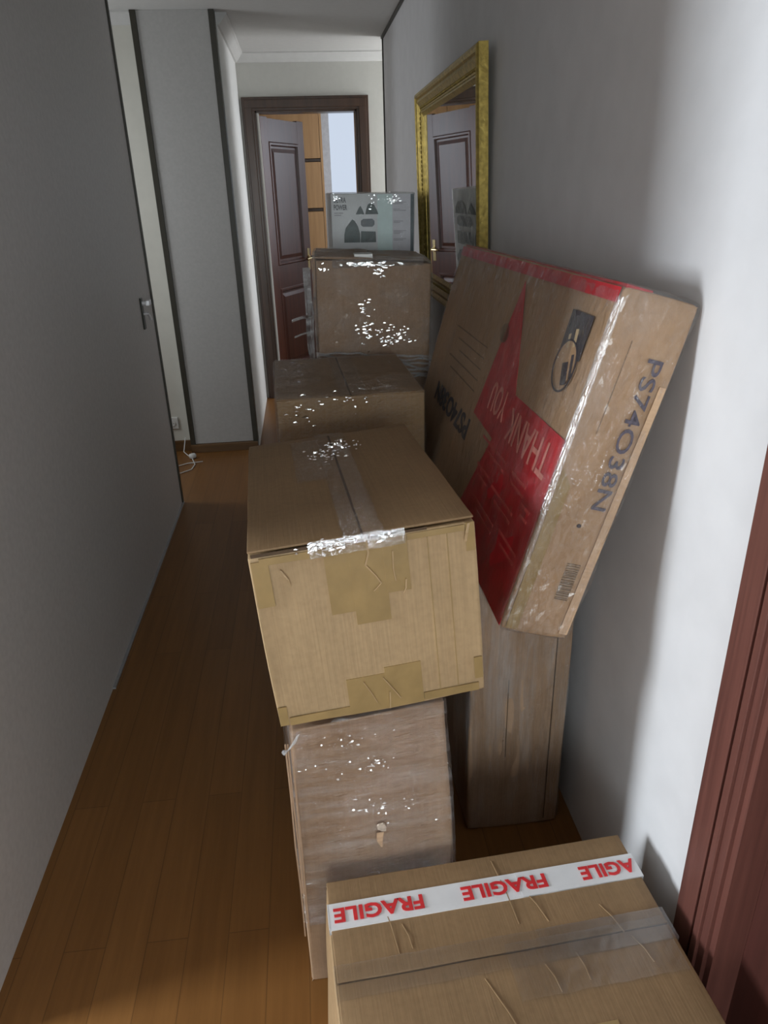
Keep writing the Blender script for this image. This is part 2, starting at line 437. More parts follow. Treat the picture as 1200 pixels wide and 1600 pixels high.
# right wall: near part, doorway of the near door, long part
struct('wall_right', M['wall'], .635, .735, .80, 5.62, 0, H)
struct('wall_right_near', M['wall'], .635, .735, -2.6, -.06, 0, H)
struct('wall_right_lintel', M['wall'], .635, .735, -.06, .80, 2.08, H)
struct('trim_5', M['dark_trim'], .626, .74, 5.62, 5.632, 0, H - .012, bev=.001)
struct('trim_6', M['dark_trim'], .62, .735, -.06, 5.632, H - .014, H)
# end wall around the end doorway
EY = 6.18
struct('wall_end_left', M['far_wall'], -.84, -.25, EY, EY + .10, 0, H)
struct('wall_end_right', M['far_wall'], .475, 2.0, EY, EY + .10, 0, H)
struct('wall_end_above', M['far_wall'], -.25, .475, EY, EY + .10, 2.16, H)
def cornice(name, pts):
    bm = bmesh.new()
    # cove profile swept along a straight line
    (a, b, nrm) = pts; a, b, nrm = Vector(a), Vector(b), Vector(nrm)
    prof = [(0, 0), (0, -.06), (.012, -.058), (.03, -.04), (.05, -.015), (.06, -.01), (.06, 0)]
    r1 = [bm.verts.new(a + nrm * p[0] + Vector((0, 0, p[1]))) for p in prof]
    r2 = [bm.verts.new(b + nrm * p[0] + Vector((0, 0, p[1]))) for p in prof]
    for i in range(len(prof)):
        j = (i + 1) % len(prof); bm.faces.new((r1[i], r1[j], r2[j], r2[i]))
    bm.faces.new(r1[::-1]); bm.faces.new(r2)
    mesh_obj(name, bm, M['ceiling'])['kind'] = 'structure'
cornice('trim_7', ((-.385, EY, H), (1.9, EY, H), (0, -1, 0)))
cornice('trim_8', ((-.385, 4.88, H), (-.385, EY, H), (1, 0, 0)))
cornice('trim_9', ((-1.99, 4.87, H), (-.845, 4.87, H), (0, -1, 0)))
struct('wall_recess_right_back', M['white_wall'], 1.85, 1.95, 5.4, EY, 0, H)
struct('wall_recess_right_side', M['white_wall'], .735, 1.85, 5.40, 5.5, 0, H)
# far room
struct('wall_end_room_right', M['white_wall'], 1.95, 2.0, EY + .1, 8.95, 0, H)
struct('wall_end_room_left', M['white_wall'], -1.6, -1.5, EY + .1, 8.95, 0, H)

# end door: frame, leaf standing open into the far room
def door_frame(parent, x0, x1, z1, y0, wid, dep, mat, name='door_frame'):
    bm = bmesh.new()
    for (o_, t_) in ((0, .022), (.018, .032)):
        w_ = wid - o_ * 2
        box_bm(bm, x0 + o_, x0 + o_ + w_, y0 - t_, y0 + .0, 0, z1 - o_, .004)
        box_bm(bm, x1 - o_ - w_, x1 - o_, y0 - t_, y0 + .0, 0, z1 - o_, .004)
        box_bm(bm, x0 + o_, x1 - o_, y0 - t_ - .001, y0, z1 - o_ - w_, z1 - o_, .004)
    # jamb lining
    box_bm(bm, x0 + wid - .012, x0 + wid + .012, y0 - .01, y0 + dep, 0, z1 - wid + .01)
    box_bm(bm, x1 - wid - .012, x1 - wid + .012, y0 - .01, y0 + dep, 0, z1 - wid + .01)
    box_bm(bm, x0 + wid, x1 - wid, y0 - .01, y0 + dep, z1 - wid - .012, z1 - wid + .012)
    return mesh_obj(name, bm, mat, parent)
d1 = empty('door_1', Matrix.Translation((.1, EY, 0)), 'open dark mahogany panelled door in its frame at the end of the hallway', 'door', kind='structure')
def par(o, p):   # parent keeping world coordinates
    o.parent = p; o.matrix_parent_inverse = p.matrix_world.inverted(); return o
par(door_frame(None, -.368, .573, 2.262, EY, .092, .12, M['frame_wood']), d1)
# leaf in its own coordinates: x along the leaf, y thickness, z up
leaf_m = Matrix.Translation((-.248, EY + .07, 0)) @ Matrix.Rotation(R(62), 4, 'Z')
def leaf_mesh(L, ht, th, stile=.11, rails=((.02, .2), (.88, 1.06), (1.98, 2.14))):
    bm = bmesh.new()
    box_bm(bm, 0, stile, 0, th, .01, ht, .003); box_bm(bm, L - stile, L, 0, th, .01, ht, .003)
    for a, b in rails: box_bm(bm, stile - .002, L - stile + .002, .0008, th - .0008, a, b)
    box_bm(bm, stile - .004, L - stile + .004, th * .5 - .006, th * .5 + .006, .05, ht - .03)
    return bm
def raised_panel(x0, x1, z0, z1, th):
    bm = bmesh.new()
    for sgn in (0, 1):
        yo = -.006 if sgn == 0 else th + .006
        yi = .012 if sgn == 0 else th - .012
        ym = .002 if sgn == 0 else th - .002
        rings = []
        for (ins, yy) in ((0, ym), (.008, yo), (.022, yo), (.032, yi), (.045, yi), (.075, ym)):
            rings.append([bm.verts.new((x, yy, z)) for x, z in ((x0 + ins, z0 + ins), (x1 - ins, z0 + ins), (x1 - ins, z1 - ins), (x0 + ins, z1 - ins))])
        for a, b in zip(rings, rings[1:]):
            for k in range(4): bm.faces.new((a[k], a[(k + 1) % 4], b[(k + 1) % 4], b[k]))
        bm.faces.new(rings[-1])
    return bm
leaf = mesh_obj('door_leaf', leaf_mesh(.70, 2.15, .035), M['door_wood']); leaf.matrix_world = leaf_m; par(leaf, d1)
for z0, z1 in ((.2, .88), (1.06, 1.98)):
    mesh_obj('door_panel', raised_panel(.105, .595, z0, z1, .035), M['door_wood'], leaf)
hb = join_bm(lathe_bm([(.0, -.012), (.024, -.012), (.024, -.004), (.02, 0)], 20, 'y', (.65, 0, 1.08)),
             lathe_bm([(.009, -.05), (.009, -.004)], 10, 'y', (.65, 0, 1.08)), tube_bm([(.65, -.05, 1.08), (.62, -.052, 1.08), (.56, -.05, 1.078), (.54, -.045, 1.075)], .009),
             box_bm(bmesh.new(), .63, .67, -.004, .0, .98, 1.16, .001))
mesh_obj('door_handle', hb, M['brass'], leaf)

# near right door: casing and closed leaf
d2 = empty('door_2', Matrix.Translation((.635, .36, 0)), 'dark reddish wooden door casing on the right wall beside the printed carton', 'door', kind='structure')
bm = bmesh.new()
yN = .885
for (a, b, t_) in ((0, .052, .016), (.052, .062, .010), (.062, .078, .019), (.078, .096, .013)):
    box_bm(bm, .635 - t_, .637, yN - b, yN - a, 0, 2.16 - a, .0015)
    box_bm(bm, .635 - t_, .637, -.145 + a, -.145 + b, 0, 2.16 - a, .0015)
    box_bm(bm, .635 - t_, .637, -.145 + a, yN - a, 2.16 - b, 2.16 - a, .0015)
box_bm(bm, .630, .74, .775, .802, 0, 2.08); box_bm(bm, .630, .74, -.06, -.035, 0, 2.08)
par(mesh_obj('door_frame', bm, M['near_wood']), d2)
bm = bmesh.new(); box_bm(bm, .685, .72, -.035, .775, .005, 2.07, .002)
nl = par(mesh_obj('door_leaf', bm, M['near_leaf']), d2)
for z0, z1 in ((.2, .9), (1.08, 1.95)):
    bm = bmesh.new(); rings = []
    for (ins, xx) in ((0, .686), (.01, .678), (.025, .678), (.035, .690), (.06, .684)):
        rings.append([bm.verts.new((xx, y_, z_)) for y_, z_ in ((.09 + ins, z0 + ins), (.65 - ins, z0 + ins), (.65 - ins, z1 - ins), (.09 + ins, z1 - ins))])
    for a, b in zip(rings, rings[1:]):
        for k in range(4): bm.faces.new((a[k], a[(k + 1) % 4], b[(k + 1) % 4], b[k]))
    bm.faces.new(rings[-1]); o = mesh_obj('door_panel', bm, M['near_leaf'])
    o.parent = nl; o.matrix_parent_inverse = nl.matrix_world.inverted()

# window of the far room
w1 = empty('window_1', Matrix.Translation((.8, 8.9, .9)), 'bright daylit window of the far room seen through the open door', 'window', kind='structure')
bm = bmesh.new()
box_bm(bm, .30, .385, 8.84, 8.95, .85, 2.50, .004); box_bm(bm, 1.35, 1.42, 8.84, 8.95, .85, 2.50, .004)
box_bm(bm, .30, 1.42, 8.85, 8.95, .80, .88, .004); box_bm(bm, .30, 1.42, 8.85, 8.95, 2.44, 2.51, .004)
par(mesh_obj('window_frame', bm, M['curtain']), w1)
par(bx('pane', M['glow'], None, .38, 1.36, 8.90, 8.93, .87, 2.46), w1)

# ------------------------------------------------------------------ bookcase in the far room
bc = empty('cabinet', Matrix.Translation((-.4, 8.7, 0)), 'tall light orange wood cabinet in the far room behind the open door', 'cabinet')
def ch(o): o.parent = bc; o.matrix_parent_inverse = bc.matrix_world.inverted(); return o
ch(bx('side_panel', M['shelf_wood'], None, .265, .29, 8.45, 8.93, 0, 2.50, .002))
ch(bx('side_panel', M['shelf_wood'], None, -1.15, -1.125, 8.45, 8.93, 0, 2.50, .002))
ch(bx('back_panel', M['shelf_wood'], None, -1.125, .265, 8.90, 8.92, .02, 2.49))
ch(bx('top_panel', M['shelf_wood'], None, -1.16, .30, 8.44, 8.93, 2.50, 2.53, .002))
for zz in (.08, .52, .96, 1.44, 1.92): ch(bx('shelf', M['frame_wood'], None, -1.125, .265, 8.455, 8.90, zz - .014, zz + .014, .002))

for za, zb in ((.098, .502), (.538, .942), (.978, 1.422), (1.458, 1.902), (1.938, 2.49)):
    for xa, xb in ((-1.122, -.432), (-.426, .262)): ch(bx('added_front', M['shelf_wood'], None, xa, xb, 8.452, 8.47, za, zb, .002))  # fronts added over the shaded shelves to catch the light

# ------------------------------------------------------------------ left wall handle, socket, cable
dh = empty('door_handle', Matrix.Translation((-.78, 3.65, 1.10)), 'small dark backplate with chrome lever on the grey left wall', 'handle')
bm = bmesh.new(); box_bm(bm, 0, .008, -.018, .018, -.075, .070, .003); mesh_obj('backplate', bm, M['black_metal'], dh)
mesh_obj('lever', join_bm(lathe_bm([(.011, .0), (.011, .03)], 12, 'x', (.006, 0, .045)), box_bm(bmesh.new(), .026, .042, -.012, .045, .034, .058, .003)), M['chrome'], dh)
mesh_obj('key', join_bm(lathe_bm([(.006, .0), (.006, .02)], 10, 'x', (.008, 0, -.005)), tube_bm([(.024, 0, .0), (.030, .014, -.018), (.032, .022, -.035)], .007)), M['chrome'], dh)
ps = empty('power_socket', Matrix.Translation((-.955, 4.87, .20)), 'white wall socket low on the cream wall beside the grey pillar', 'socket')
mesh_obj('cover', box_bm(bmesh.new(), -.04, .04, -.010, 0, -.04, .04, .004), M['white_plastic'], ps)
mesh_obj('insert', lathe_bm([(.021, -.014), (.021, -.009)], 24, 'y'), M['white_plastic'], ps)
for sx in (-.009, .009): mesh_obj('hole', lathe_bm([(.0025, -.0146), (.0025, -.012)], 10, 'y', (sx, 0, 0)), M['dark_trim'], ps)
cable = [(-.88, 4.845, .10), (-.895, 4.80, .012), (-.86, 4.74, .005), (-.82, 4.66, .005), (-.79, 4.55, .005), (-.80, 4.46, .005), (-.86, 4.40, .005), (-.93, 4.43, .005), (-.92, 4.52, .005), (-.84, 4.58, .005), (-.745, 4.60, .005)]
mesh = tube_bm(cable, .0035); pc = empty('cable', Matrix.Translation((-.86, 4.6, 0)), 'thin white cable with a plug lying on the floor by the grey pillar', 'cable')
o = mesh_obj('cord', mesh, M['white_plastic'], pc, True); o.data.transform(Matrix.Translation((.86, -4.6, 0)))
o = mesh_obj('plug', join_bm(lathe_bm([(.006, 0), (.017, .004), (.019, .02), (.017, .04), (.008, .048)], 14, 'x', (0, 0, .019))), M['white_plastic'], pc, True)
o.data.transform(Matrix.Translation((.02, .07, 0)) @ Matrix.Rotation(R(35), 4, 'Z'))

# ------------------------------------------------------------------ mirror on the right wall
# local: x = along the wall (world +Y), y = up, z = out of the wall (world -X)
MW, MH, FW = 1.30, .875, .098
mm = Matrix.Translation((.632, 3.83, 1.135)) @ Matrix(((0, 0, -1, 0), (-1, 0, 0, 0), (0, 1, 0, 0), (0, 0, 0, 1))) @ Matrix.Rotation(R(1.6), 4, 'X')
mir = empty('wall_mirror', mm, 'large mirror in a moulded gilt frame hanging on the right wall above the cartons', 'mirror')
prof = [(0, 0), (0, .030), (.006, .036), (.014, .038), (.022, .034), (.028, .028), (.034, .030), (.040, .032), (.046, .028), (.060, .020), (.072, .016), (.078, .020), (.084, .021), (.090, .016), (.098, .010), (.098, 0)]
bm = bmesh.new(); rows = []
for (u_, z_) in prof:
    rows.append([bm.verts.new((x, y, z_)) for x, y in ((u_, u_), (MW - u_, u_), (MW - u_, MH - u_), (u_, MH - u_))])
for a, b in zip(rows, rows[1:] + rows[:1]):
    for k in range(4): bm.faces.new((a[k], a[(k + 1) % 4], b[(k + 1) % 4], b[k]))
fr = mesh_obj('frame', bm, M['gold'], mir)
bm = bmesh.new()
def beads(ax, fixed, a, b, step):
    k = a
    while k < b:
        c = Vector((k, fixed, .020)) if ax == 0 else Vector((fixed, k, .020))
        r_ = bmesh.ops.create_icosphere(bm, subdivisions=1, radius=.0062, matrix=Matrix.Translation(c) @ Matrix.Diagonal((1.35 if ax == 0 else 1, 1.35 if ax == 1 else 1, .8, 1)))
        k += step
for f_ in (.062, MH - .062): beads(0, f_, .07, MW - .07, .02)
for f_ in (.062, MW - .062): beads(1, f_, .07, MH - .07, .02)
mesh_obj('beading', bm, M['gold'], fr)
bm = bmesh.new(); box_bm(bm, FW - .004, MW - FW + .004, FW - .004, MH - FW + .004, .004, .009); mesh_obj('glass', bm, M['mirror'], mir)

# ------------------------------------------------------------------ cartons
def carton(name, origin, rot, w, d, h, label, mat, group=None, **kw):
    if name == 'cardboard_box': group = 'packed cardboard cartons along the right side of the hallway'
    base = Matrix.Translation(origin) @ rot.to_4x4() @ Matrix.Translation((w / 2, d / 2, 0))
    e = empty(name, base, label, 'box', group)
    o = mesh_obj('carton_body', soft_bm(w, d, h, **kw), mat, e, True); shift(o, (-w / 2, -d / 2, 0))
    return e, Vector((-w / 2, -d / 2, 0))
def add(name, bm, mat, e, off, smooth=False):
    return shift(mesh_obj(name, bm, mat, e, smooth), off)
def rz(a): return Matrix.Rotation(a, 3, 'Z')
def rx(a): return Matrix.Rotation(a, 3, 'X')
def ry(a): return Matrix.Rotation(a, 3, 'Y')

# A: front carton with FRAGILE tape
w, d, h = .607, .405, .37
A, oA = carton('cardboard_box', (-.016, .602, 0), rz(.058), w, d, h - .012, 'large tan carton nearest the camera with red and white printed tape across its top', M['card'], r=.006, amp=.003, freq=4, seed=1, bulge=.006, n=16, corners={(0, 0, 0): (-.050, 0, 0), (0, 1, 0): (-.014, 0, 0)})
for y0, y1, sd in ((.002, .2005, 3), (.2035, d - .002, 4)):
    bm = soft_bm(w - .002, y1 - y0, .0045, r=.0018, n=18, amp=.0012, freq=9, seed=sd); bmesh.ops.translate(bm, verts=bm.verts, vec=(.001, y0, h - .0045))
    add('flap', bm, M['card_top_shaded'], A, oA, True)
def tape_over(e, off, y0, y1, w, h, mat, name, drop_l=.06, drop_r=.06, dz=.0, seed=0, wob=.0006, edge=.0):
    """tape along x over the top at height h and down both ends"""
    bm = join_bm(slab_grid(X, Y, Z, -.0025, w + .0025, y0, y1, h + dz, .0005, 40, 4, wob, seed, edge),
                 slab_grid(Z, Y, nX, h - drop_l, h + dz + .001, y0, y1, .0095 * 0 + .002, .0005, 8, 3, 0, seed),
                 slab_grid(Z, Y, X, h - drop_r, h + dz + .001, y0, y1, w + .002, .0005, 8, 3, 0, seed))
    return add(name, bm, mat, e, off, False)
tp = tape_over(A, oA, .300, .353, w, h, M['fragile_tape'], 'fragile_tape', .085, .06, .002, 2, .0004)
for cx, cw in ((.008, .170), (.253, .168),):
    text_obj('lettering', 'FRAGILE', M['red_print'], tp, (oA.x + cx + cw, oA.y + .341, h + .0042), nX, nY, cw, .030, .028, .0005)
text_obj('lettering', 'AGILE', M['red_print'], tp, (oA.x + .604, oA.y + .341, h + .0042), nX, nY, .113, .030, .028, .0005)
tape_over(A, oA, .172, .232, w, h, M['clear_flat'], 'clear_tape', .05, .05, .003, 5, .0016, .002)
add('clear_tape', slab_grid(X, Y, Z, .30, w - .01, .115, .215, h + .004, .0003, 20, 6, .0018, 8, .003), M['clear_flat'], A, oA)
add('seam', slab_grid(X, Y, Z, .003, w - .003, .200, .204, h - .004, .0008, 20, 1, .0, 1), M['crease'], A, oA)
# creases pressed into the flaps by the tape
for (x0, y0, x1, y1) in ((.10, .345, .115, .235), (.13, .29, .14, .24), (.33, .39, .34, .25), (.37, .32, .395, .245), (.36, .17, .37, .12), (.25, .165, .29, .04), (.50, .26, .52, .20), (.42, .18, .425, .13), (.53, .19, .545, .14)):
    add('crease', ribbon_bm([(x0, y0, h + .0008), ((x0 + x1) / 2 + .002, (y0 + y1) / 2, h + .0026), (x1, y1, h + .0008)], (.0018, 0, 0), .0006), M['card'], A, oA)
add('brown_tape', slab_grid(X, Y, Z, .36, .44, .0, .062, h + .0005, .0005, 10, 4, .0004, 12), M['brown_tape'], A, oA)

# B: wrapped carton standing under C
w, d, h = .315, .50, .703
cornB = {(0, 0, 1): (.010, -.002, 0), (1, 0, 1): (-.018, 0, .020), (1, 1, 1): (0, 0, .004), (0, 1, 1): (-.012, 0, -.016), (1, 0, 0): (.012, 0, 0), (1, 1, 0): (.006, 0, 0), (0, 1, 0): (-.006, 0, 0)}
B, oB = carton('cardboard_box', (-.090, 1.060, 0), rz(.06), w, d, h, 'tall film-wrapped carton on the floor holding up the light tan carton', M['card_pink'], r=.006, amp=.004, freq=4, seed=5, bulge=.006, corners=cornB)
add('stretch_wrap', soft_bm(w, d, h - .225 + .05, r=.008, n=54, amp=.003, freq=7, seed=5, grow=.0035, corners={k: v for k, v in cornB.items()}, crinkle=.0028, cfreq=(5, 5, 48), bulge=.006), M['film_b'], B, oB + Vector((0, 0, .180)))
# torn spot and puckered film on the front
bm = bmesh.new(); pts = []
for i in range(14):
    a = 2 * PI * i / 14; r_ = .009 + .007 * noise.noise(Vector((i * 1.7, 3, 1)))
    pts.append((.168 + r_ * math.cos(a) * 1.0, .447 + r_ * math.sin(a)))
add('torn_patch', poly_bm(pts, X, Z, nY, .016, .002), M['torn'], B, oB)
add('torn_strip', ribbon_bm([(.164, -.018, .435), (.162, -.019, .415), (.166, -.018, .395)], [(.014, 0, 0), (.012, 0, 0), (.003, 0, 0)], .0005), M['card_edge'], B, oB)
for k in range(3):   # crushed vertical edge folds at the left front corner
    xx = -.004 + .005 * k
    add('edge_fold', ribbon_bm([(xx + .004 * noise.noise(Vector((k, t_, 2.2))), -.008 - .001 * k, .68 - .13 * t_) for t_ in range(5 - (k % 2))], (.003, 0, 0), .0006), M['card_pink'], B, oB)
add('film_tail', ribbon_bm([(.022, -.010, .70), (.010, -.020, .686), (-.002, -.022, .672), (-.010, -.012, .668)], [(.006, 0, .004), (.012, 0, .008), (.010, 0, .012), (.003, 0, .006)], .0004), M['film_tail'], B, oB, True)

add('glint_crease', join_bm(ridges(.165, h - .095, .016, .008, 18, X, Z, nY, .013, 15, 15, .003, .010, .0007, th=29), ridges(.07, h - .09, .03, .012, 8, X, Z, nY, .013, 16, 10, .003, .009, .0006, th=29), ridges(.15, h - .20, .02, .012, 12, X, Z, nY, .014, 17, 10, .003, .012, .0007, th=29), ridges(.20, h - .225, .05, .02, 9, X, Z, nY, .014, 18, 15, .003, .008, .0005, th=29), ridges(.14, h - .03, .05, .008, 10, X, Z, nY, .012, 19, 40, .004, .012, .0006, th=29)), M['glint_film'], B, oB)
# C: light tan carton on top of B
w, d, h = .384, .613, .353
rotC = rz(.058) @ rx(-.034) @ ry(-.071)
C_, oC = carton('cardboard_box', (-.0986, 1.0528, .7175), rotC, w, d, h - .010, 'light tan carton with brown tape patches resting tilted on the tall wrapped carton', M['card_c'], r=.005, amp=.002, freq=4, seed=9, bulge=.003, n=16)
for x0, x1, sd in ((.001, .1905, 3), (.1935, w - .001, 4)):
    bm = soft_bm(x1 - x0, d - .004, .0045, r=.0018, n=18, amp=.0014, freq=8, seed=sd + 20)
    bmesh.ops.translate(bm, verts=bm.verts, vec=(x0, .004, h - .0045)); add('flap', bm, M['card_top_shaded'], C_, oC, True)
add('seam', slab_grid(Y, X, Z, .006, d - .004, .1895, .1945, h - .0012, .0012, 20, 1, .0, 1), M['crease'], C_, oC)
# dark gap under the lifted flap edge, right and left of the tape
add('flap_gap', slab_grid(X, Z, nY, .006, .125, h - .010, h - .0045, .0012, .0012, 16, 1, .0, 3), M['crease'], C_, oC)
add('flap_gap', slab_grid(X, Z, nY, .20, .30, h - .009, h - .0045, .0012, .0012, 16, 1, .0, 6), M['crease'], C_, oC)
def ftape(x0, x1, z0, z1, lay=0, seed=0, e=C_, off=oC):
    add('brown_tape', slab_grid(X, Z, nY, x0, x1, z0, z1, .0034 + .0007 * lay, .0005, 8, 8, .0004, seed), M['brown_tape'], e, off)
ftape(.123, .168, .214, h - .012, 0, 1); ftape(.164, .224, .187, h - .012, 1, 2); ftape(.222, .264, .239, h - .012, 2, 3)
ftape(.130, .200, .002, .078, 0, 4); ftape(.200, .267, .002, .090, 1, 5)
ftape(.004, .032, .250, .335, 0, 6); ftape(.366, .381, .292, .345, 0, 7); ftape(.002, .018, .006, .045, 0, 8); ftape(.366, .381, .03, .075, 0, 9)
ftape(.018, .122, h - .026, h - .013, 0, 10); ftape(.265, .364, h - .022, h - .011, 0, 11); ftape(.268, .372, .004, .020, 0, 12); ftape(.02, .13, .004, .020, 0, 13)
# clear tape over the seam, down the front, wrinkled
add('clear_tape', slab_grid(Y, X, Z, .0, d, .160, .228, h + .0016, .0004, 60, 8, .0045, 3, .003), M['clear_tape'], C_, oC)
add('clear_tape', slab_grid(X, Z, nY, .10, .262, h - .026, h + .002, .0055, .0003, 36, 6, .0012, 4, .002), M['clear_tape'], C_, oC)
add('clear_tape', slab_grid(Y, X, Z, .30, .58, .10, .165, h + .0012, .0003, 30, 8, .005, 7, .005), M['clear_tape'], C_, oC)
# puckers: small raised folds in the tape
for (pts, wv) in ((((.196, -.009, .345), (.197, -.011, .322), (.190, -.009, .300)), (.004, 0, 0)),
                  (((.190, -.009, .300), (.205, -.010, .278), (.213, -.009, .262), (.200, -.009, .250)), (.003, 0, .001)),
                  (((.238, -.009, .318), (.236, -.010, .285), (.238, -.009, .262)), (.0025, 0, 0)),
                  (((.256, -.009, .262), (.254, -.010, .245), (.250, -.009, .236)), (.003, 0, 0)),
                  (((.160, -.009, .070), (.172, -.011, .045), (.180, -.009, .022)), (.002, 0, 0)),
                  (((.196, -.009, .072), (.212, -.011, .045), (.224, -.009, .022)), (.0022, 0, 0)),
                  (((.205, -.009, .04), (.204, -.011, .02), (.202, -.009, .004)), (.002, 0, 0)),
                  (((.050, -.006, .315), (.060, -.010, .298), (.062, -.007, .283)), (.004, 0, 0)),
                  (((.371, -.007, .345), (.366, -.011, .330), (.364, -.007, .312)), (.006, 0, 0))):
    add('tape_pucker', ribbon_bm(pts, tuple(q * .7 for q in wv), .0007), M['card_c'], C_, oC)
for xx in (.299, .333):   # pressed vertical fold lines of the board
    add('fold_line', slab_grid(X, Z, nY, xx, xx + .0012, .02, .33, .0032, .0003, 1, 8, 0, 1), M['brown_tape'], C_, oC)

add('glint_crease', join_bm(ridges(.200, .50, .014, .035, 46, X, Y, Z, h + .003, 1, 35, .004, .012, .0008, th=68, sgn=-1), ridges(.165, .44, .022, .025, 34, X, Y, Z, h + .003, 2, 35, .003, .009, .0006, th=68, sgn=-1), ridges(.245, .50, .006, .02, 7, X, Y, Z, h + .003, 3, 40, .003, .007, th=68, sgn=-1)), M['glint_film'], C_, oC)
add('glint_crease', join_bm(ridges(.125, h - .010, .022, .004, 30, X, Z, nY, .007, 4, 12, .004, .014, th=20), ridges(.225, h - .012, .020, .005, 16, X, Z, nY, .007, 5, 18, .004, .012, th=20)), M['glint_film'], C_, oC)
# D: carton behind C
w, d, h = .405, .50, 1.10
D_, oD = carton('cardboard_box', (-.097, 1.900, 0), rz(.035), w, d, h - .004, 'tall tan carton just behind the light tan carton with a central top seam', M['card'], r=.006, amp=.003, freq=4, seed=14, bulge=.003)
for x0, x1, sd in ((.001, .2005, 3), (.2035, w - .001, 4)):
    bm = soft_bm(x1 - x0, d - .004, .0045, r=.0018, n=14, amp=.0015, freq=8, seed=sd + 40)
    bmesh.ops.translate(bm, verts=bm.verts, vec=(x0, .002, h - .0045)); add('flap', bm, M['card_top_shaded'], D_, oD, True)
add('seam', slab_grid(Y, X, Z, .006, d - .004, .1995, .2045, h - .0012, .0012, 20, 1, .0, 1), M['crease'], D_, oD)
add('clear_tape', slab_grid(Y, X, Z, .0, d, .175, .25, h + .002, .0004, 40, 6, .004, 13, .003), M['clear_tape'], D_, oD)
add('stretch_wrap', soft_bm(w, d, h, r=.008, n=44, amp=.003, freq=6, seed=14, grow=.0045, crinkle=.003, cfreq=(9, 9, 26)), M['film_d'], D_, oD, True)

add('glint_crease', join_bm(ridges(.07, h - .035, .030, .016, 18, X, Z, nY, .007, 6, 14, .004, .016, th=12), ridges(.17, h - .008, .05, .003, 14, X, Z, nY, .007, 7, 12, .004, .012, th=12), ridges(.20, h - .04, .02, .02, 8, X, Z, nY, .007, 8, 20, .003, .009, th=12)), M['glint_film'], D_, oD)
# E: tall film-wrapped carton behind D
w, d, h = .382, .39, 1.405
cornE = {(0, 0, 1): (.004, 0, .002), (1, 0, 1): (.006, 0, -.024), (1, 1, 1): (.0, 0, -.024), (0, 1, 1): (0, 0, .004), (0, 0, 0): (-.02, 0, 0), (1, 0, 0): (-.035, 0, 0), (1, 1, 0): (-.035, 0, 0), (0, 1, 0): (-.02, 0, 0)}
E_, oE = carton('cardboard_box', (.036, 2.500, 0), rz(-.03), w, d, h - .004, 'tall crumpled-film-wrapped carton under the white printed carton near the mirror', M['card_pink'], r=.008, amp=.005, freq=4, seed=23, bulge=.004, corners=cornE)
# lifted crumpled top flaps
for x0, x1, sd in ((.002, .190, 5), (.194, w - .002, 6)):
    bm = soft_bm(x1 - x0, d - .006, .005, r=.002, n=14, amp=.007, freq=6, seed=sd + 60)
    for v in bm.verts: v.co.z += (.004 - .022 * ((v.co.x + x0) / w))
    bmesh.ops.translate(bm, verts=bm.verts, vec=(x0 + .004, .003, h - .003)); add('flap', bm, M['card_pink'], E_, oE, True)
add('stretch_wrap', soft_bm(w, d, h, r=.010, n=64, amp=.004, freq=6, seed=23, grow=.006, crinkle=.009, cfreq=(13, 13, 24), corners=cornE), M['film_e'], E_, oE)
bun = []
for k in range(7):
    zz = 1.03 + .012 * k
    pts = [(-.012 + (w + .02) * t_ / 24, -.014 - .006 * noise.noise(Vector((t_ * .7, k, 1))), zz + .012 * noise.noise(Vector((t_ * .3, k, 4))) - .03 * (t_ / 24)) for t_ in range(25)]
    bun.append(tube_bm(pts, .004, 6))
add('film_bunch', join_bm(*bun), M['film_tail'], E_, oE, True)
tails = []
for k in range(4):
    tails.append(ribbon_bm([(-.016 - .006 * k + .008 * noise.noise(Vector((t_ * .9, k, 7))), -.006 - .004 * k, 1.38 - .05 * t_) for t_ in range(8)], (.006, 0, 0), .0005))
add('film_tail', join_bm(*tails), M['film_tail'], E_, oE, True)
add('film_tail', ribbon_bm([(-.014, -.01, 1.225), (-.05, -.012, 1.222), (-.085, -.014, 1.212)], (0, 0, .010), .0006), M['film_tail'], E_, oE)  # pale strip stands in for a highlight on the far door's moulding
add('film_tail', ribbon_bm([(-.014, -.01, 1.175), (-.05, -.012, 1.168), (-.08, -.014, 1.158)], (0, 0, .006), .0006), M['film_tail'], E_, oE)  # second strip for the door moulding's highlight
add('clear_tape', slab_grid(X, Z, nY, .06, .36, h - .03, h - .004, .014, .0004, 40, 6, .008, 31, .004), M['clear_tape'], E_, oE)
add('paper_label', slab_grid(X, Y, Z, .135, .195, .02, .10, h + .006, .0008, 6, 6, .003, 2), M['white_plastic'], E_, oE)

add('glint_crease', join_bm(ridges(.16, h - .022, .05, .004, 46, X, Z, nY, .013, 9, 12, .006, .020, .0011, th=5), ridges(.215, h - .045, .015, .016, 16, X, Z, nY, .011, 10, 35, .005, .018, .001, th=5), ridges(.035, h - .035, .01, .006, 7, X, Z, nY, .011, 11, 30, .004, .010, th=5),
    ridges(.165, h - .165, .012, .016, 14, X, Z, nY, .011, 12, 20, .005, .014, .001, th=5), ridges(.16, h - .235, .018, .016, 22, X, Z, nY, .011, 13, 20, .005, .016, .0012, th=5), ridges(.24, h - .26, .04, .022, 70, X, Z, nY, .011, 14, 25, .004, .014, .0009, th=5)), M['glint_film'], E_, oE)
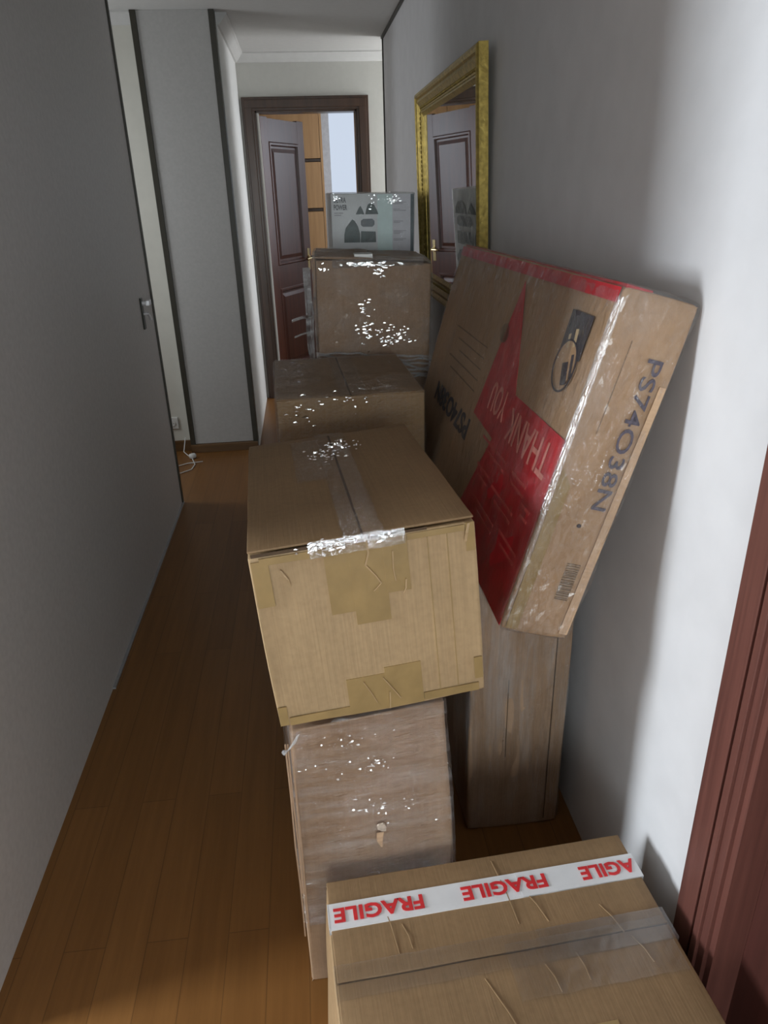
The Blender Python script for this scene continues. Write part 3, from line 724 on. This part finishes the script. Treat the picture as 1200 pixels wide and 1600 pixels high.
# F: white printed carton behind E, and the plain one it stands on
w, d, h = .30, .90, .985
P_, oP = carton('cardboard_box', (.118, 2.94, 0), rz(R(-1)), w, d, h - .004, 'plain carton on the floor carrying the white printed carton, behind the tall crumpled-film one', M['card'], r=.006, amp=.003, freq=4, seed=61)
add('seam', slab_grid(Y, X, Z, .006, d - .004, .148, .152, h - .003, .0008, 10, 1, .0, 1), M['crease'], P_, oP)
w, d, h = .312, .98, .605
F_, oF = carton('printed_box', (.110, 2.925, .993), rz(R(-1)) @ ry(R(1.0)), w, d, h, 'white printed carton with dark tent-like pictures behind the crumpled-film-wrapped carton near the mirror', M['white_card'], 'none', r=.003, amp=.0008, freq=6, seed=31)
del F_['group']
def fp(name, pts, mat, lay=0):
    return add(name, poly_bm([(a * .95, h - .19 + b * .95) for a, b in pts], X, Z, nY, .0020 + .0006 * lay, .0004), mat, F_, oF)
def fs(name, pts, mat, lay=0):
    return add(name, poly_bm([(a * 1.75, h - b) for a, b in pts], Y, Z, X, w + .0020 + .0006 * lay, .0004), mat, F_, oF)
fp('side_column', [(.242, -.40), (.324, -.40), (.324, .196), (.242, .196)], M['lilac_print'], 0)
fp('mint_band', [(.182, -.40), (.242, -.40), (.242, .196), (.182, .196)], M['mint'], 0)
fp('dark_edge', [(.314, -.40), (.327, -.40), (.327, .196), (.314, .196)], M['teal_dark'], 1)
fp('tent_picture', [(.048, .020), (.112, .020), (.112, .052), (.104, .080), (.092, .100), (.082, .106), (.070, .092), (.055, .074), (.049, .05)], M['dark_green'], 1)
fp('box_picture', [(.114, .020), (.176, .020), (.174, .060), (.116, .062)], M['dark_green'], 1)
fp('bag_picture', [(.116, .084), (.124, .078), (.162, .078), (.170, .086), (.170, .100), (.162, .107), (.124, .107), (.116, .100)], M['dark_slate'], 1)
fp('tent_picture', [(.096, .124), (.130, .124), (.124, .140), (.115, .156), (.108, .146)], M['dark_green'], 1)
fp('tent_picture', [(.134, .124), (.186, .124), (.180, .140), (.170, .158), (.158, .165), (.145, .160), (.138, .142)], M['dark_green'], 1)
text_obj('lettering', 'ULTRA', M['grey_print'], F_, (oF.x + .010, oF.y - .0035, h - .19 + .158), X, Z, .046, .019, .03)
text_obj('lettering', 'POWER', M['grey_print'], F_, (oF.x + .010, oF.y - .0035, h - .19 + .133), X, Z, .050, .019, .03)
for i, (zz, l_) in enumerate(((.128, .035), (.120, .026))): fp('small_print', [(.012, zz), (.012 + l_, zz), (.012 + l_, zz + .003), (.012, zz + .003)], M['grey_print_pale'], 1)
for i, zz in enumerate((.165, .160, .140, .135, .096, .091, .060, .055, .050, .030, .025)): fp('small_print', [(.246, zz), (.246 + .05 - .012 * (i % 3), zz), (.246 + .05 - .012 * (i % 3), zz + .0028), (.246, zz + .0028)], M['grey_print_pale'], 1)
# larger pictures on the side that faces the mirror
text_obj('lettering', 'ULTRA', M['grey_print'], F_, (oF.x + w + .0035, oF.y + .12, h - .075), Y, Z, .15, .026, .03)
text_obj('lettering', 'POWER', M['grey_print'], F_, (oF.x + w + .0035, oF.y + .12, h - .108), Y, Z, .16, .026, .03)
fs('tent_picture', [(.14, .25), (.31, .25), (.31, .21), (.285, .17), (.25, .14), (.225, .135), (.19, .155), (.15, .19)], M['dark_green'], 1)
fs('box_picture', [(.33, .25), (.52, .25), (.515, .19), (.335, .187)], M['dark_green'], 1)
fs('bag_picture', [(.335, .158), (.35, .167), (.49, .167), (.51, .158), (.51, .13), (.49, .12), (.35, .12), (.335, .13)], M['dark_slate'], 1)
fs('tent_picture', [(.28, .11), (.38, .11), (.36, .085), (.335, .06), (.31, .08)], M['dark_green'], 1)
fs('tent_picture', [(.39, .11), (.53, .11), (.52, .08), (.49, .055), (.44, .05), (.40, .08)], M['dark_green'], 1)
fs('bag_picture', [(.28, .395), (.53, .395), (.53, .31), (.50, .28), (.44, .268), (.36, .275), (.30, .30)], M['dark_slate'], 1)
add('stretch_wrap', soft_bm(w, d, h, r=.006, n=60, amp=.001, freq=6, seed=31, grow=.003, crinkle=.002, cfreq=(26, 26, 26)), M['film_f'], F_, oF)
add('glint_crease', join_bm(ridges(.235, h - .024, .012, .009, 30, X, Z, nY, .006, 21, 35, .004, .012, .0012, th=5), ridges(.155, h - .03, .01, .012, 8, X, Z, nY, .006, 22, 35, .004, .010, .001, th=5), ridges(.02, h - .012, .006, .005, 12, X, Z, nY, .006, 23, 35, .004, .010, .001, th=5)), M['glint_film'], F_, oF)

# G: upright wrapped carton by the wall that carries the big flat carton
w, d, h = .250, .86, .780
G_, oG = carton('cardboard_box', (.338, 1.42, 0), rz(0), w, d, h, 'upright film-wrapped carton against the right wall under the leaning flat carton', M['card_pink'], r=.012, amp=.004, freq=4, seed=41, bulge=.004)
add('stretch_wrap', soft_bm(w, d, h, r=.016, n=60, amp=.003, freq=6, seed=41, grow=.004, crinkle=.006, cfreq=(42, 42, 5)), M['film_g'], G_, oG)
add('seam', slab_grid(Z, X, nY, .25, .772, .094, .096, .0035, .0006, 12, 1, 0, 3), M['crease'], G_, oG)
add('seam', slab_grid(Z, X, nY, .02, .774, .210, .212, .0035, .0006, 12, 1, 0, 5), M['crease'], G_, oG)

# TV carton: large flat carton leaning on the right wall
w, d, h = .134, 1.209, .637
rotT = rz(0) @ rx(-.011) @ ry(.283)
T_, oT = carton('flat_carton', (.323, 1.125, .8425), rotT, w, d, h, 'big flat brown carton with red star print leaning on the right wall', M['card_tv'], r=.008, amp=.003, freq=4, seed=51, bulge=.003, n=22)
def tv(name, pts, mat, lay=0): return add(name, poly_bm(pts, Y, Z, nX, .0036 + .0005 * lay, .0006), mat, T_, oT)
tv('red_print', [(.004, .004), (.50, .004), (.452, .095), (.375, .261), (.569, .269), (.486, .596), (.317, .377), (.004, .374)], M['tv_red'])
tv('red_band', [(.004, .610), (1.19, .608), (1.19, .634), (.004, .634)], M['tv_red'])
add('red_band', slab_grid(Y, X, Z, .004, 1.19, .004, .05, h + .003, .0005, 30, 2, 0, 1), M['tv_red'], T_, oT)
def tvtext(txt, j0, ktop, wd, ht, mat, bold=.02, lay=2, par_=T_):
    return text_obj('lettering', txt, mat, par_, (oT.x - .0042 - .0005 * lay, oT.y + j0, ktop), Y, nZ, wd, ht, bold, .0004)
tvtext('THANK', .040, .352, .265, .066, M['pink_print'], .01)
tvtext('YOU', .345, .372, .13, .066, M['pink_print'], .01)
for (j0, k0, l_) in ((.10, .245, .10), (.24, .245, .20), (.045, .215, .05), (.12, .180, .16), (.32, .185, .10), (.04, .130, .12), (.20, .120, .18)):
    for q in range(2): tv('small_print', [(j0, k0 - q * .018), (j0 + l_ * (1 - .25 * q), k0 - q * .018), (j0 + l_ * (1 - .25 * q), k0 - q * .018 + .006), (j0, k0 - q * .018 + .006)], M['small_pink'], 1)
tvtext('PS74O38N', .575, .248, .44, .056, M['ink'], .03, 0)
for q in range(5):
    kk = .42 - .028 * q
    tv('small_print', [(.62, kk), (.98 - .05 * (q % 3), kk), (.98 - .05 * (q % 3), kk + .003), (.62, kk + .003)], M['ink_faint'], 0)
tv('faded_mark', [(.52 + .035 * math.cos(2 * PI * i / 16), .475 + .022 * math.sin(2 * PI * i / 16)) for i in range(16)], M['ink_faint'], 0)
# handling emblem: dark square, light disc, ring and strokes
cj, ck, rr = .118, .482, .050
tv('emblem_square', [(.066, .500), (.165, .500), (.165, .578), (.066, .578)], M['ink'], 0)
tv('emblem_disc', [(cj + .043 * math.cos(2 * PI * i / 28), ck + .006 + .040 * math.sin(2 * PI * i / 28)) for i in range(28)], M['card_tv'], 1)
bm = bmesh.new(); ring = []
for i in range(32):
    a = 2 * PI * i / 32
    ring.append([bm.verts.new((-(x_), cj + r_ * math.cos(a), ck + r_ * math.sin(a) * .96)) for r_, x_ in ((rr, .0042), (rr, .0056), (rr - .0035, .0056), (rr - .0035, .0042))])
for i in range(32):
    a, b = ring[i], ring[(i + 1) % 32]
    for k in range(4): bm.faces.new((a[k], a[(k + 1) % 4], b[(k + 1) % 4], b[k]))
add('emblem_ring', bm, M['ink'], T_, oT)
tv('emblem_stroke', [(.085, .455), (.108, .448), (.128, .485), (.105, .492)], M['ink'], 2)
tv('emblem_stroke', [(.074, .470), (.082, .465), (.100, .505), (.090, .508)], M['ink'], 2)
tv('emblem_stroke', [(.100, .520), (.108, .517), (.118, .548), (.108, .550)], M['print_light'], 2)
tv('emblem_stroke', [(.126, .512), (.134, .512), (.142, .535), (.134, .538)], M['print_light'], 2)
# narrow side facing the camera
def ts(name, pts, mat, lay=0): return add(name, poly_bm(pts, X, Z, nY, .0036 + .0005 * lay, .0006), mat, T_, oT)
text_obj('lettering', 'PS74O38N', M['ink_blue'], T_, (oT.x + .080, oT.y - .0062, .540), nZ, X, .272, .028, .005)
bars = []
zz = .082
random.seed(3)
while zz < .156:
    t_ = random.choice((.0012, .002, .003)); bars.append(poly_bm([(.078, zz), (.104, zz), (.104, zz + t_), (.078, zz + t_)], X, Z, nY, .0042, .0005)); zz += t_ + random.choice((.0014, .0022))
add('barcode', join_bm(*bars), M['ink_faint'], T_, oT)
ts('hole', [(.072 + .0045 * math.cos(i * PI / 5), .232 + .004 * math.sin(i * PI / 5)) for i in range(10)], M['ink'])
ts('edge_flap', [(.112, .012), (.130, .012), (.130, .50), (.118, .50)], M['card_edge'], 1)
ts('brown_tape', [(.006, .006), (.030, .006), (.030, .30), (.006, .33)], M['brown_tape'], 0)
ts('crease', [(.040, .40), (.0412, .40), (.043, .56), (.042, .56)], M['ink_faint'], 1)
add('stretch_wrap', soft_bm(w, d, h, r=.010, n=90, amp=.003, freq=6, seed=51, grow=.0055, crinkle=.0045, cfreq=(30, 12, 9)), M['film_tv'], T_, oT)
# front-left film edge: glossy strip added to carry its line of glint
bm = bmesh.new(); rows = []
for k in range(41):
    z_ = .02 + .6 * k / 40; row = []
    for q in range(7):
        a = PI + R(12) + R(66) * q / 6; rr_ = .0125 + .0008 * noise.noise(Vector((z_ * 45, q * .3, 2)))
        row.append((.006 + rr_ * math.cos(a), .006 + rr_ * math.sin(a), z_))
    inner = [(.006 + (p[0] - .006) * .96, .006 + (p[1] - .006) * .96, p[2]) for p in row]
    rows.append([bm.verts.new(p) for p in row + inner[::-1]])
for a, b in zip(rows, rows[1:]):
    for k in range(14): bm.faces.new((a[k], a[(k + 1) % 14], b[(k + 1) % 14], b[k]))
add('clear_tape', bm, M['film_edge'], T_, oT, True)  # stands for shine on the rounded film edge, no tape here
